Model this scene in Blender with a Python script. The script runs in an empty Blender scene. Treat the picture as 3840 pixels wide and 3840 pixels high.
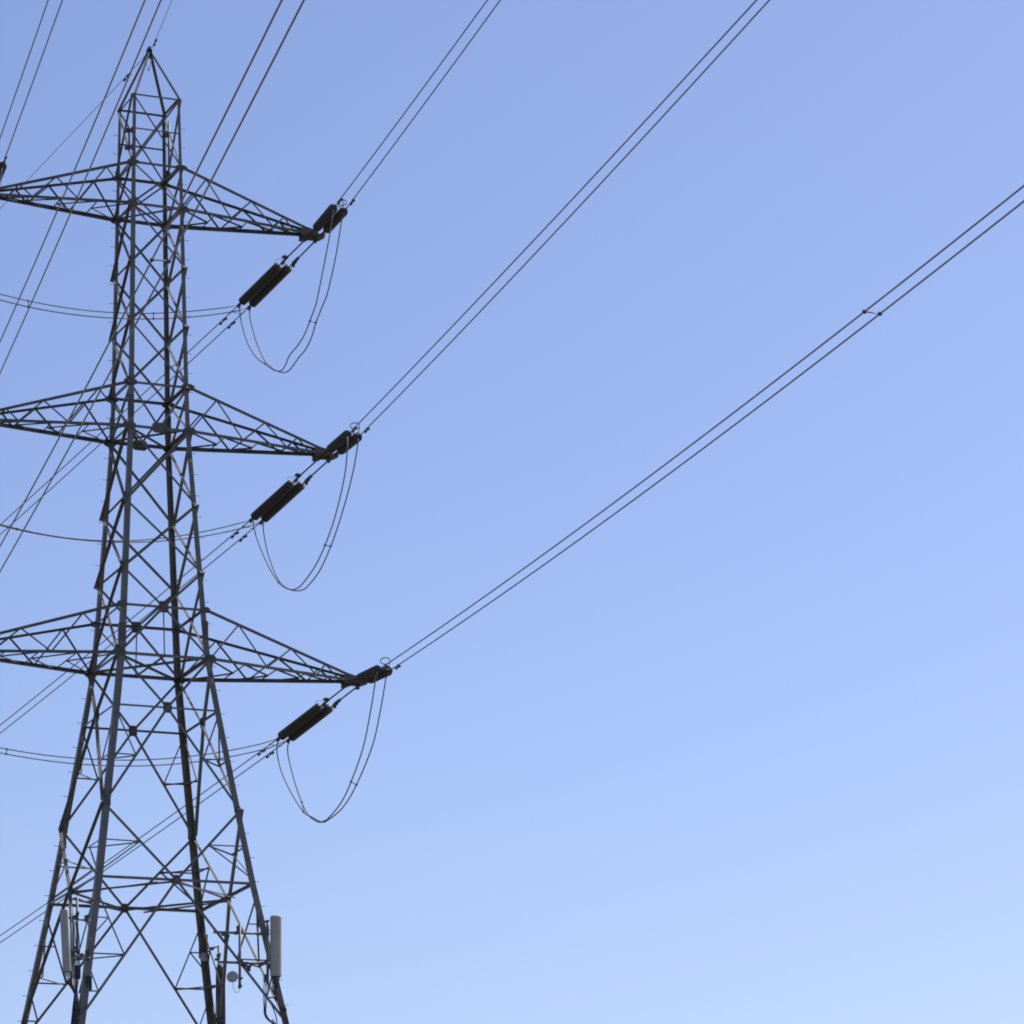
import bpy, math, random
from mathutils import Vector, Matrix
random.seed(7)
V = Vector
scene = bpy.context.scene
COL = scene.collection

# measured heights, half-widths and cable curves, in metres
D = {
 'N_R_A1': (6.79, 8.3, [54.0857, 0.06221, 0.0003]),
 'N_R_A2': (7.23, 8.3, [53.9799, 0.05755, 0.0003]),
 'N_R_B1': (7.23, 8.3, [44.8278, 0.06732, 0.000198]),
 'N_R_B2': (7.67, 8.3, [44.7702, 0.06697, 0.000256]),
 'N_R_C1': (8.31, 8.3, [35.6162, 0.08335, 0.000305]),
 'N_R_C2': (8.75, 8.3, [35.6015, 0.08427, 0.000324]),
 'N_L_A1': (-7.02, 9.2, [53.983, 0.02764, 0.0003]),
 'N_L_A2': (-6.58, 9.2, [53.9804, 0.03228, 0.0003]),
 'N_L_B1': (-7.47, 9.2, [44.961, 0.0608, 0.00054]),
 'N_L_B2': (-7.03, 9.2, [44.697, 0.04757, 0.000389]),
 'N_L_C1': (-8.52, 9.2, [35.442, 0.06755, 0.000416]),
 'N_L_C2': (-8.08, 9.2, [35.2912, 0.06071, 0.000345]),
 'N_E': (0.0, 9.3, [61.1469, 0.01068, 0.0004]),
 'F_R_A1': (6.79, -7.5, [54.1422, -0.14301, 0.0003]),
 'F_R_A2': (7.23, -7.5, [54.0819, -0.14228, 0.0003]),
 'F_R_B1': (7.23, -7.5, [44.8514, -0.14365, 0.0003]),
 'F_R_B2': (7.67, -7.5, [44.7892, -0.14188, 0.0003]),
 'F_R_C1': (8.31, -7.5, [35.7214, -0.14359, 0.0003]),
 'F_R_C2': (8.75, -7.5, [35.6931, -0.14312, 0.0003]),
 'F_E': (0.0, -7.5, [61.2845, -0.12172, 0.0003]),
 'J_A1': [(6.232, -3.827, 53.23), (6.229, -3.736, 53.005), (6.211, -3.0, 51.793), (6.192, -2.263, 50.654), (6.188, -2.078, 50.469), (6.174, -1.514, 50.049), (6.159, -0.938, 49.68), (6.141, -0.221, 49.443), (6.119, 0.67, 49.307), (6.109, 1.081, 49.063), (6.1, 1.432, 48.946), (6.089, 1.866, 49.002), (6.074, 2.473, 49.258), (6.053, 3.316, 49.76), (6.033, 4.109, 50.214), (6.013, 4.906, 50.875), (5.998, 5.506, 51.594), (5.987, 5.938, 52.364), (5.983, 6.113, 52.796), (5.982, 6.135, 53.202)],
 'J_A2': [(6.648, -3.99, 53.616), (6.647, -3.93, 53.502), (6.633, -3.299, 52.266), (6.614, -2.375, 51.012), (6.601, -1.796, 50.609), (6.586, -1.107, 50.161), (6.578, -0.703, 49.755), (6.564, -0.035, 49.413), (6.546, 0.805, 49.277), (6.529, 1.581, 49.095), (6.519, 2.064, 49.086), (6.508, 2.56, 49.206), (6.492, 3.336, 49.549), (6.479, 3.939, 49.902), (6.469, 4.382, 50.208), (6.458, 4.921, 50.76), (6.445, 5.532, 51.581), (6.434, 6.032, 52.491), (6.431, 6.175, 52.972), (6.434, 6.048, 53.107)],
 'J_B1': [(6.603, -4.295, 44.117), (6.602, -4.229, 43.867), (6.599, -4.008, 43.155), (6.591, -3.479, 42.324), (6.579, -2.727, 41.475), (6.564, -1.809, 40.766), (6.548, -0.764, 40.202), (6.527, 0.591, 39.833), (6.516, 1.241, 39.802), (6.507, 1.847, 39.9), (6.494, 2.686, 40.25), (6.485, 3.209, 40.543), (6.47, 4.17, 41.357), (6.454, 5.227, 42.524), (6.444, 5.876, 43.44), (6.442, 5.987, 43.917)],
 'J_B2': [(7.046, -4.279, 44.381), (7.045, -4.244, 44.218), (7.038, -3.813, 43.403), (7.027, -3.075, 42.477), (7.012, -2.142, 41.557), (6.999, -1.308, 40.899), (6.981, -0.158, 40.233), (6.96, 1.198, 39.909), (6.949, 1.879, 39.922), (6.938, 2.558, 40.072), (6.926, 3.328, 40.343), (6.918, 3.824, 40.58), (6.905, 4.669, 41.276), (6.892, 5.513, 42.396), (6.884, 5.979, 43.419), (6.885, 5.966, 43.869)],
 'J_C1': [(7.763, -3.748, 35.004), (7.763, -3.739, 34.797), (7.748, -3.183, 33.666), (7.728, -2.471, 32.575), (7.696, -1.289, 31.542), (7.668, -0.288, 30.924), (7.633, 0.991, 30.563), (7.622, 1.399, 30.536), (7.609, 1.87, 30.584), (7.584, 2.758, 30.948), (7.562, 3.553, 31.295), (7.53, 4.744, 32.233), (7.502, 5.762, 33.273), (7.487, 6.299, 34.221), (7.488, 6.24, 34.733)],
 'J_C2': [(8.176, -3.933, 35.2), (8.175, -3.874, 35.057), (8.16, -3.247, 33.867), (8.14, -2.437, 32.717), (8.1, -0.815, 31.532), (8.065, 0.624, 30.906), (8.026, 2.217, 30.711), (8.014, 2.713, 30.748), (8.002, 3.21, 30.866), (7.979, 4.121, 31.294), (7.963, 4.808, 31.959), (7.943, 5.604, 33.032), (7.928, 6.205, 34.146), (7.927, 6.248, 34.641)],
 'X_A1': [(5.982, 6.135, 53.202), (5.407, 6.135, 53.06), (4.831, 6.135, 52.925), (4.256, 6.135, 52.798), (3.681, 6.135, 52.682), (3.105, 6.135, 52.577), (2.53, 6.135, 52.484), (1.954, 6.135, 52.406), (1.379, 6.135, 52.342), (0.804, 6.135, 52.292), (0.228, 6.135, 52.259), (-0.347, 6.135, 52.24), (-0.923, 6.135, 52.238), (-1.498, 6.135, 52.251), (-2.074, 6.135, 52.279), (-2.649, 6.135, 52.322), (-3.224, 6.135, 52.379), (-3.8, 6.135, 52.449), (-4.375, 6.135, 52.531), (-4.951, 6.135, 52.625), (-5.526, 6.135, 52.728), (-6.101, 6.135, 52.839), (-6.677, 6.135, 52.956), (-7.252, 6.135, 53.078), (-7.828, 6.135, 53.202)],
 'X_A2': [(6.421, 6.144, 53.127), (5.846, 6.144, 52.949), (5.27, 6.144, 52.789), (4.695, 6.144, 52.646), (4.119, 6.144, 52.517), (3.544, 6.144, 52.404), (2.969, 6.144, 52.305), (2.393, 6.144, 52.22), (1.818, 6.144, 52.149), (1.242, 6.144, 52.091), (0.667, 6.144, 52.046), (0.092, 6.144, 52.015), (-0.484, 6.144, 51.998), (-1.059, 6.144, 51.995), (-1.635, 6.144, 52.007), (-2.21, 6.144, 52.034), (-2.786, 6.144, 52.077), (-3.361, 6.144, 52.136), (-3.936, 6.144, 52.214), (-4.512, 6.144, 52.31), (-5.087, 6.144, 52.427), (-5.663, 6.144, 52.565), (-6.238, 6.144, 52.726), (-6.813, 6.144, 52.912), (-7.389, 6.144, 53.124)],
 'X_B1': [(6.411, 6.222, 43.952), (5.798, 6.222, 43.738), (5.186, 6.222, 43.536), (4.573, 6.222, 43.348), (3.961, 6.222, 43.175), (3.348, 6.222, 43.02), (2.736, 6.222, 42.883), (2.123, 6.222, 42.766), (1.511, 6.222, 42.67), (0.898, 6.222, 42.596), (0.286, 6.222, 42.544), (-0.327, 6.222, 42.515), (-0.939, 6.222, 42.509), (-1.552, 6.222, 42.526), (-2.164, 6.222, 42.565), (-2.777, 6.222, 42.625), (-3.389, 6.222, 42.707), (-4.002, 6.222, 42.809), (-4.614, 6.222, 42.929), (-5.227, 6.222, 43.067), (-5.839, 6.222, 43.221), (-6.452, 6.222, 43.388), (-7.064, 6.222, 43.567), (-7.677, 6.222, 43.756), (-8.289, 6.222, 43.951)],
 'X_B2': [(6.842, 6.29, 43.882), (6.229, 6.29, 43.659), (5.617, 6.29, 43.458), (5.004, 6.29, 43.276), (4.392, 6.29, 43.115), (3.779, 6.29, 42.974), (3.167, 6.29, 42.851), (2.554, 6.29, 42.747), (1.942, 6.29, 42.662), (1.329, 6.29, 42.595), (0.717, 6.29, 42.547), (0.104, 6.29, 42.516), (-0.508, 6.29, 42.504), (-1.121, 6.29, 42.51), (-1.733, 6.29, 42.535), (-2.346, 6.29, 42.578), (-2.958, 6.29, 42.64), (-3.571, 6.29, 42.722), (-4.183, 6.29, 42.823), (-4.796, 6.29, 42.945), (-5.408, 6.29, 43.088), (-6.021, 6.29, 43.252), (-6.633, 6.29, 43.439), (-7.246, 6.29, 43.649), (-7.858, 6.29, 43.883)],
 'X_C1': [(7.47, 6.377, 34.807), (6.769, 6.377, 34.598), (6.068, 6.377, 34.406), (5.367, 6.377, 34.233), (4.665, 6.377, 34.078), (3.964, 6.377, 33.943), (3.263, 6.377, 33.827), (2.562, 6.377, 33.73), (1.86, 6.377, 33.654), (1.159, 6.377, 33.597), (0.458, 6.377, 33.56), (-0.243, 6.377, 33.542), (-0.945, 6.377, 33.544), (-1.646, 6.377, 33.564), (-2.347, 6.377, 33.602), (-3.048, 6.377, 33.659), (-3.75, 6.377, 33.732), (-4.451, 6.377, 33.821), (-5.152, 6.377, 33.925), (-5.853, 6.377, 34.044), (-6.555, 6.377, 34.175), (-7.256, 6.377, 34.319), (-7.957, 6.377, 34.472), (-8.658, 6.377, 34.635), (-9.36, 6.377, 34.805)],
 'X_C2': [(7.9, 6.453, 34.716), (7.199, 6.453, 34.485), (6.498, 6.453, 34.275), (5.797, 6.453, 34.088), (5.095, 6.453, 33.922), (4.394, 6.453, 33.777), (3.693, 6.453, 33.653), (2.992, 6.453, 33.55), (2.29, 6.453, 33.466), (1.589, 6.453, 33.403), (0.888, 6.453, 33.359), (0.187, 6.453, 33.335), (-0.515, 6.453, 33.33), (-1.216, 6.453, 33.344), (-1.917, 6.453, 33.377), (-2.618, 6.453, 33.428), (-3.32, 6.453, 33.498), (-4.021, 6.453, 33.587), (-4.722, 6.453, 33.694), (-5.423, 6.453, 33.819), (-6.125, 6.453, 33.962), (-6.826, 6.453, 34.124), (-7.527, 6.453, 34.303), (-8.228, 6.453, 34.501), (-8.93, 6.453, 34.717)],
 'LV': {'T': (58.984, 0.966), 'A1': (56.073, 1.022), 'A2': (54.312, 1.065), 'B1': (46.861, 1.193), 'B2': (45.065, 1.237), 'C1': (37.808, 1.676), 'C2': (35.862, 1.813), 'D': (33.78, 2.101), 'E': (29.861, 2.671), 'F': (27.023, 3.099)},
 'APEX': 61.321,
 'CAM': [[0.915671, -0.0859873, -0.3926229], [-0.4009441, -0.2637449, -0.8773155], [-0.0281143, 0.9607522, -0.2759796]],
 'CLOC': [-44.0726, -132.8819, 1.6],
 'LENS': 131.3821,
}


# ------------------------------------------------------------------ camera
cam_data = bpy.data.cameras.new('camera')
cam = bpy.data.objects.new('camera', cam_data)
COL.objects.link(cam)
cam_data.sensor_width = 36.0
cam_data.lens = D['LENS']
cam_data.clip_start = 0.5
cam_data.clip_end = 8000.0
R = D['CAM']
cam.matrix_world = Matrix(((R[0][0], R[0][1], R[0][2], D['CLOC'][0]),
                           (R[1][0], R[1][1], R[1][2], D['CLOC'][1]),
                           (R[2][0], R[2][1], R[2][2], D['CLOC'][2]),
                           (0, 0, 0, 1)))
scene.camera = cam

# ------------------------------------------------------------------ sky and sun
SUN_AZ, SUN_EL = 80.0, 49.0          # degrees; azimuth from +Y towards +X
world = bpy.data.worlds.new('World')
scene.world = world
world.use_nodes = True
wn, wl = world.node_tree.nodes, world.node_tree.links
wn.clear()
sky = wn.new('ShaderNodeTexSky')
sky.sky_type = 'NISHITA'
sky.sun_disc = False
sky.sun_elevation = math.radians(SUN_EL)
sky.sun_rotation = math.radians(SUN_AZ)
sky.altitude = 50.0
sky.air_density = 1.0
sky.dust_density = 1.0
sky.ozone_density = 1.0
tint = wn.new('ShaderNodeMixRGB')
tint.blend_type = 'MULTIPLY'
tint.inputs[0].default_value = 1.0
tint.inputs[2].default_value = (1.0, 0.985, 1.20, 1)   # the camera's white balance
bg = wn.new('ShaderNodeBackground')
bg.inputs[1].default_value = 0.127
wo = wn.new('ShaderNodeOutputWorld')
wl.new(sky.outputs[0], tint.inputs[1])
wl.new(tint.outputs[0], bg.inputs[0])
wl.new(bg.outputs[0], wo.inputs[0])

sd = bpy.data.lights.new('sun', 'SUN')
sd.energy = 5.0
sd.angle = math.radians(0.53)
sd.color = (1.0, 0.94, 0.86)
sun = bpy.data.objects.new('sun', sd)
COL.objects.link(sun)
a, e = math.radians(SUN_AZ), math.radians(SUN_EL)
sdir = V((math.sin(a) * math.cos(e), math.cos(a) * math.cos(e), math.sin(e)))
sun.rotation_euler = sdir.to_track_quat('Z', 'Y').to_euler()
sun.location = sdir * 300

vs = scene.view_settings
vs.view_transform = 'Standard'
vs.look = 'None'
vs.exposure = 0.0
vs.gamma = 1.0
scene.render.engine = 'CYCLES'
scene.cycles.filter_width = 1.9      # the lens is a little soft

# ------------------------------------------------------------------ materials
def mat(name, c0, c1, rough=0.6, metal=0.0, scale=3.0, spec=0.5, rvar=0.12):
    m = bpy.data.materials.new(name)
    m.use_nodes = True
    nt = m.node_tree
    b = nt.nodes['Principled BSDF']
    tc = nt.nodes.new('ShaderNodeTexCoord')
    n = nt.nodes.new('ShaderNodeTexNoise')
    n.inputs['Scale'].default_value = scale
    n.inputs['Detail'].default_value = 5
    n.inputs['Roughness'].default_value = 0.65
    r = nt.nodes.new('ShaderNodeValToRGB')
    r.color_ramp.elements[0].position = 0.32
    r.color_ramp.elements[1].position = 0.68
    r.color_ramp.elements[0].color = (*c0, 1)
    r.color_ramp.elements[1].color = (*c1, 1)
    mr = nt.nodes.new('ShaderNodeMapRange')
    mr.inputs['To Min'].default_value = max(0.05, rough - rvar)
    mr.inputs['To Max'].default_value = min(1.0, rough + rvar)
    nt.links.new(tc.outputs['Object'], n.inputs['Vector'])
    nt.links.new(n.outputs['Fac'], r.inputs['Fac'])
    nt.links.new(n.outputs['Fac'], mr.inputs['Value'])
    nt.links.new(r.outputs['Color'], b.inputs['Base Color'])
    nt.links.new(mr.outputs['Result'], b.inputs['Roughness'])
    b.inputs['Metallic'].default_value = metal
    b.inputs['Specular IOR Level'].default_value = spec
    return m

STEEL = mat('weathered_steel', (0.100, 0.090, 0.071), (0.158, 0.142, 0.113), 0.40, 0.0, 1.7, 0.5)
PLATE = mat('gusset_steel', (0.076, 0.070, 0.058), (0.118, 0.108, 0.089), 0.5, 0.0, 2.5, 0.25)
CHORD = mat('crossarm_steel', (0.086, 0.079, 0.065), (0.132, 0.120, 0.100), 0.45, 0.0, 1.5, 0.25)
ALU = mat('weathered_aluminium', (0.22, 0.22, 0.228), (0.30, 0.30, 0.31), 0.6, 0.0, 0.6, 0.2)
JUMP = mat('jumper_aluminium', (0.20, 0.20, 0.215), (0.27, 0.27, 0.285), 0.7, 0.0, 0.8, 0.15)
FITTING = mat('dark_fitting_metal', (0.04, 0.04, 0.043), (0.07, 0.07, 0.07), 0.5, 0.2, 9.0)
PORC = mat('brown_glazed_porcelain', (0.056, 0.051, 0.048), (0.082, 0.075, 0.070), 0.48, 0.0, 6.0, 0.25)
RADOME = mat('grey_radome', (0.33, 0.315, 0.275), (0.41, 0.39, 0.345), 0.5, 0.0, 1.2, 0.35)
DRUM = mat('pale_radome', (0.31, 0.31, 0.34), (0.37, 0.37, 0.40), 0.55, 0.0, 3.0)
GALV = mat('galvanised_pipe', (0.15, 0.15, 0.148), (0.23, 0.228, 0.22), 0.5, 0.1, 6.0, 0.3)
CLAMP = mat('dull_clamp_metal', (0.07, 0.07, 0.068), (0.11, 0.11, 0.105), 0.55, 0.1, 9.0, 0.3)
BACKING = mat('dark_antenna_back', (0.075, 0.077, 0.07), (0.11, 0.112, 0.10), 0.6, 0.0, 3.0, 0.2)
BLACK = mat('black_cable_jacket', (0.018, 0.018, 0.02), (0.035, 0.035, 0.037), 0.5, 0.0, 8.0)
BLUE = mat('blue_enamel', (0.02, 0.04, 0.22), (0.03, 0.055, 0.28), 0.45, 0.0, 8.0)
YELLOW = mat('yellow_enamel', (0.30, 0.26, 0.03), (0.38, 0.33, 0.05), 0.45, 0.0, 8.0)
FIELD = mat('field_grass', (0.100, 0.090, 0.068), (0.155, 0.140, 0.108), 0.95, 0.0, 0.15, 0.1)

# ------------------------------------------------------------------ helpers
class MB:
    def __init__(self): self.v, self.f, self.smooth = [], [], False
    def add(self, vs_, fs_):
        o = len(self.v)
        self.v += [tuple(q) for q in vs_]
        self.f += [tuple(i + o for i in q) for q in fs_]
    def loft(self, rings, cap=True):
        n = len(rings[0]); vs_ = [q for r_ in rings for q in r_]; fs_ = []
        for k in range(len(rings) - 1):
            for i in range(n):
                j = (i + 1) % n
                fs_.append((k * n + i, k * n + j, (k + 1) * n + j, (k + 1) * n + i))
        if cap:
            fs_.append(tuple(range(n - 1, -1, -1)))
            fs_.append(tuple((len(rings) - 1) * n + i for i in range(n)))
        self.add(vs_, fs_)
    def box(self, c, ax, ay, az):
        c, ax, ay, az = V(c), V(ax), V(ay), V(az)
        q = [c + sx * ax + sy * ay + sz * az for sz in (-1, 1) for sx, sy in ((-1, -1), (1, -1), (1, 1), (-1, 1))]
        self.loft([q[:4], q[4:]])
    def tube(self, pts, r, n=8, cap=True):
        pts = [V(p) for p in pts]
        rs = r if isinstance(r, (list, tuple)) else [r] * len(pts)
        rings, ref = [], None
        for i, p in enumerate(pts):
            d = (pts[min(i + 1, len(pts) - 1)] - pts[max(i - 1, 0)]).normalized()
            if ref is None:
                ref = V((0, 0, 1)) if abs(d.z) < 0.9 else V((1, 0, 0))
            u = (ref - d * ref.dot(d)).normalized(); w_ = d.cross(u); ref = u
            rings.append([p + (u * math.cos(t) + w_ * math.sin(t)) * rs[i] for t in [2 * math.pi * k / n for k in range(n)]])
        self.loft(rings, cap)
    def angle(self, p0, p1, a0, t, nin, off=0.0, a1=None):
        """rolled steel angle: in-plane flange hanging from the heel, the other standing out along nin"""
        p0, p1, nin = V(p0), V(p1), V(nin)
        a1 = a0 if a1 is None else a1
        d = (p1 - p0).normalized()
        nin = (nin - d * nin.dot(d)).normalized()
        u = d.cross(nin)
        if u.z < -1e-6: u = -u
        rings = []
        for p, a_ in ((p0, a0), (p1, a1)):
            h = a_ / 2
            rings.append([p + u * x + nin * (y + off) for x, y in ((h, 0), (h, a_), (h - t, a_), (h - t, t), (-h, t), (-h, 0))])
        self.loft(rings)
    def plate(self, poly, nrm, t):
        nrm = V(nrm).normalized()
        a_ = [V(p) - nrm * t / 2 for p in poly]; b_ = [V(p) + nrm * t / 2 for p in poly]
        self.loft([a_, b_])
    def lathe(self, prof, n=20, o=(0, 0, 0), ax=(1, 0, 0)):
        o, ax = V(o), V(ax).normalized()
        ref = V((0, 0, 1)) if abs(ax.z) < 0.9 else V((1, 0, 0))
        u = (ref - ax * ref.dot(ax)).normalized(); w_ = ax.cross(u)
        self.loft([[o + ax * x + (u * math.cos(t) + w_ * math.sin(t)) * r for t in [2 * math.pi * k / n for k in range(n)]] for x, r in prof])
    def mesh(self, name, m, smooth=None):
        me = bpy.data.meshes.new(name)
        me.from_pydata(self.v, [], self.f)
        me.materials.append(m)
        if smooth or (smooth is None and self.smooth):
            me.polygons.foreach_set('use_smooth', [True] * len(me.polygons))
        me.update()
        return me
    def build(self, name, m, parent=None, smooth=None):
        return link(name, self.mesh(name, m, smooth), parent)

def link(name, me, parent=None, loc=None):
    o = bpy.data.objects.new(name, me)
    COL.objects.link(o)
    if parent is not None: o.parent = parent
    if loc is not None: o.location = loc
    return o
def tag(o, label=None, cat=None, group=None, kind=None):
    if label: o['label'] = label
    if cat: o['category'] = cat
    if group: o['group'] = group
    if kind: o['kind'] = kind
    return o
def thing(name, label, cat, loc=(0, 0, 0), group=None):
    o = bpy.data.objects.new(name, None)
    o.empty_display_size = 0.3
    o.location = loc
    COL.objects.link(o)
    return tag(o, label, cat, group)
def inv(parent):           # meshes are written in world coordinates; take the parent's offset out
    return Matrix.Translation(-V(parent.location))
def part(mb, name, m, parent, smooth=None):
    o = mb.build(name, m, parent, smooth)
    p = parent
    t = V((0, 0, 0))
    while p is not None:
        if p.type == 'EMPTY': t += V(p.location)
        p = p.parent
    if t.length > 0: o.data.transform(Matrix.Translation(-t))
    return o

# ------------------------------------------------------------------ ground
g = MB()
S = 4000
g.add([(-S, -S, 0), (S, -S, 0), (S, S, 0), (-S, S, 0)], [(0, 1, 2, 3)])
tag(g.build('ground', FIELD), kind='structure')

# ------------------------------------------------------------------ the lattice tower
LV = dict(D['LV'])
zs = sorted((z, w) for z, w in LV.values())
def hw(z):                                            # half-width of the body at height z
    if z <= zs[0][0]: return zs[0][1] + (zs[0][0] - z) * 0.1725
    for (z0, w0), (z1, w1) in zip(zs, zs[1:]):
        if z <= z1: return w0 + (w1 - w0) * (z - z0) / (z1 - z0)
    return zs[-1][1]
LZ = {k: v[0] for k, v in LV.items()}
LZ.update(n1=51.85, n2=49.39, m1=42.03, m2=39.30, G=21.57, H=10.5, O=0.0)
SG = {'NL': (-1, -1), 'NR': (1, -1), 'FL': (-1, 1), 'FR': (1, 1)}
def node(leg, lev):
    z = LZ[lev] if isinstance(lev, str) else lev
    w = hw(z); s = SG[leg]
    return V((s[0] * w, s[1] * w, z))
FACES = {'near': ('NL', 'NR', V((0, 1, 0))), 'far': ('FR', 'FL', V((0, -1, 0))),
         'left': ('FL', 'NL', V((1, 0, 0))), 'right': ('NR', 'FR', V((-1, 0, 0)))}

tower = thing('transmission_tower', 'tall dark grey lattice steel pylon with crossarms at three levels and a pointed peak', 'pylon')

# legs
LEGW = [(58.98, 0.105), (56.07, 0.115), (54.31, 0.15), (46.86, 0.17), (45.06, 0.185), (42.0, 0.205), (37.8, 0.215), (35.86, 0.23),
        (33.78, 0.235), (29.86, 0.24), (27.02, 0.25), (21.5, 0.26), (0.0, 0.30)]
def legw(z):
    for (z1, a1), (z0, a0) in zip(LEGW, LEGW[1:]):
        if z >= z0: return a0 + (a1 - a0) * (z - z0) / (z1 - z0)
    return 0.3
legs = {}
for nm, (sx, sy) in SG.items():
    mb = MB(); rings = []
    for z in [58.98, 56.07, 54.311, 54.309, 46.86, 45.06, LZ['C1'], LZ['C2'], LZ['D'], LZ['E'], LZ['F'], 21.57, 0.0]:
        w, a_, t = hw(z), legw(z), 0.022
        c = V((sx * w, sy * w, z)); e1, e2 = V((-sx, 0, 0)), V((0, -sy, 0))
        rings.append([c + e1 * x + e2 * y for x, y in ((0, 0), (a_, 0), (a_, t), (t, t), (t, a_), (0, a_))])
    mb.loft(rings)
    legs[nm] = mb.build('leg', STEEL, tower)
# step bolts on two opposite legs
sb = MB(); sb.smooth = True
sb.tube([(0, 0, 0), (0.17, 0, 0)], 0.010, 6); sb.tube([(0.17, 0, 0), (0.19, 0, 0)], 0.019, 6)
sbm = sb.mesh('step_bolt', STEEL)
for nm, sx, z0 in (('FL', -1, 57.9), ('NR', 1, 57.75)):
    z = z0
    while z > 21.0:
        w = hw(z)
        o = link('step_bolt', sbm, legs[nm], (sx * (w + 0.002), SG[nm][1] * (w - legw(z) * 0.5), z))
        if sx < 0: o.rotation_euler = (0, 0, math.pi)
        z -= 0.79 if z > 46 else (0.86 if z > 36 else 0.94)
# splice plates on the legs
for nm, z in (('NL', 45.9), ('FL', 45.6), ('FR', 45.9), ('NR', 36.9), ('FL', 29.6), ('FR', 25.7), ('NL', 36.6)):
    c = node(nm, z); s = SG[nm]; a_ = legw(z)
    mb = MB()
    mb.box(c + V((-s[0] * a_ * .5, s[1] * .012, 0)), (a_ * .52, 0, 0), (0, .008, 0), (0, 0, .45))
    mb.box(c + V((s[0] * .012, -s[1] * a_ * .5, 0)), (.008, 0, 0), (0, a_ * .52, 0), (0, 0, .45))
    mb.build('splice_plate', PLATE, tower)

# peak
apex = V((0, 0, D['APEX']))
for nm, (sx, sy) in SG.items():
    mb = MB(); p = node(nm, 'T'); q = apex + V((sx * .05, sy * .05, -.05))
    mb.angle(p, q, 0.10, .014, V((1, 0, 0)) if nm == 'NL' else V((0, -sy, 0)), 0, .085)
    mb.build('peak_bar', STEEL, tower)
mb = MB()
mb.box(apex + V((0, 0, -.10)), (.10, 0, 0), (0, .10, 0), (0, 0, .16))
mb.box(apex + V((0, 0, .10)), (.05, 0, 0), (0, .11, 0), (0, 0, .07))
mb.plate([apex + V((-.11, 0, -.28)), apex + V((.11, 0, -.28)), apex + V((.07, 0, .05)), apex + V((-.07, 0, .05))], (0, 1, 0), .2)
mb.build('peak_cap', PLATE, tower)

# bracing of the body --------------------------------------------------
def brace(name, p, q, a_, nin, off=0.024, t=0.011, m=None):
    mb = MB(); mb.angle(p, q, a_, t, nin, off)
    return mb.build(name, m or STEEL, tower)
SIZE = {'T': (.07, .06), 'A1': (.075, .065), 'A2': (.105, .075), 'n1': (.105, .075), 'n2': (.105, .075), 'B1': (.105, .085),
        'B2': (.118, .085), 'm1': (.115, .09), 'm2': (.10, .09), 'C2': (.10, .095), 'E': (.10, .10), 'G': (.11, .11), 'H': (.12, .12)}
PANELS = [('T', 'A1'), ('A1', 'A2'), ('A2', 'n1'), ('n1', 'n2'), ('n2', 'B1'), ('B2', 'm1'), ('m1', 'm2'), ('m2', 'C2'), ('C2', 'E'), ('E', 'G')]
XC = {}
BENT = {'m2': 'C1', 'C2': 'D', 'E': 'F'}
for fn, (l0, l1, nin) in FACES.items():
    for up, dn in PANELS:
        a_, b_ = SIZE[up]
        A0, A1, B0, B1 = node(l0, up), node(l1, up), node(l0, dn), node(l1, dn)
        side = fn in ('left', 'right')
        if side: b_ = a_ + (.045 if up in ('E', 'C2') else .015)
        # which way the two sets of bars face, and on which side of the leg flange they are bolted
        if not side: o1, o2 = (-nin, .004), (nin, .024)
        elif fn == 'left': o1, o2 = (-nin, .022), (-nin, .004)
        else: o1, o2 = (nin, .024), (-nin, .004)
        if up in BENT:                                 # these bars kink at a plate on the horizontal between the legs
            X = (node(l0, BENT[up]) + node(l1, BENT[up])) / 2
            XC[fn, up] = X
            for q, (sz, (nn, of)) in ((A1, (a_, o1)), (B0, (a_, o1)), (A0, (b_, o2)), (B1, (b_, o2))):
                brace('main_brace', q, X, sz, nn, of)
        else:
            ext = .15 if side and up in ('A2', 'n1', 'n2', 'B2', 'm1') else 0.0
            brace('diagonal_brace', A1, B0 + (B0 - A1).normalized() * ext, a_, *o1)
            brace('diagonal_brace', A0, B1 + (B1 - A0).normalized() * ext, b_, *o2)
    # V bracing between the middle crossarm's upper and lower chords
    if fn in ('near', 'far'):
        mid = (node(l0, 'B2') + node(l1, 'B2')) / 2
        for l in (l0, l1):
            brace('diagonal_brace', node(l, 'B1'), mid + (node(l, 'B1') - mid).normalized() * .2, .085, nin)
    else:
        brace('diagonal_brace', node(l1, 'B1'), node(l0, 'B2'), .105, nin)
        brace('diagonal_brace', node(l0, 'B1'), node(l1, 'B2'), .105, -nin, .004)
HOR = [('T', .07), ('A1', .10), ('A2', .115), ('B1', .10), ('B2', .12), ('C1', .10), ('C2', .12), ('D', .075), ('F', .105)]
for fn, (l0, l1, nin) in FACES.items():
    for lv, a_ in HOR:
        if lv == 'C1' and fn in ('left', 'right'): a_ = .085
        if lv in ('A1', 'B1') and fn in ('left', 'right'): a_ = .12
        brace('horizontal_brace', node(l0, lv), node(l1, lv), a_, nin, .036)
    if fn in ('near', 'far'):
        z = (LZ['T'] + LZ['A1']) / 2
        brace('horizontal_brace', node(l0, z), node(l1, z), .055, nin, .04)
# thin hangers between the lowest crossarm's chords
for fn in ('near', 'far'):
    l0, l1, nin = FACES[fn]
    brace('hanger_rod', (node(l0, 'C1') + node(l1, 'C1')) / 2, (node(l0, 'C2') + node(l1, 'C2')) / 2, .05, nin, .05)
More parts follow.
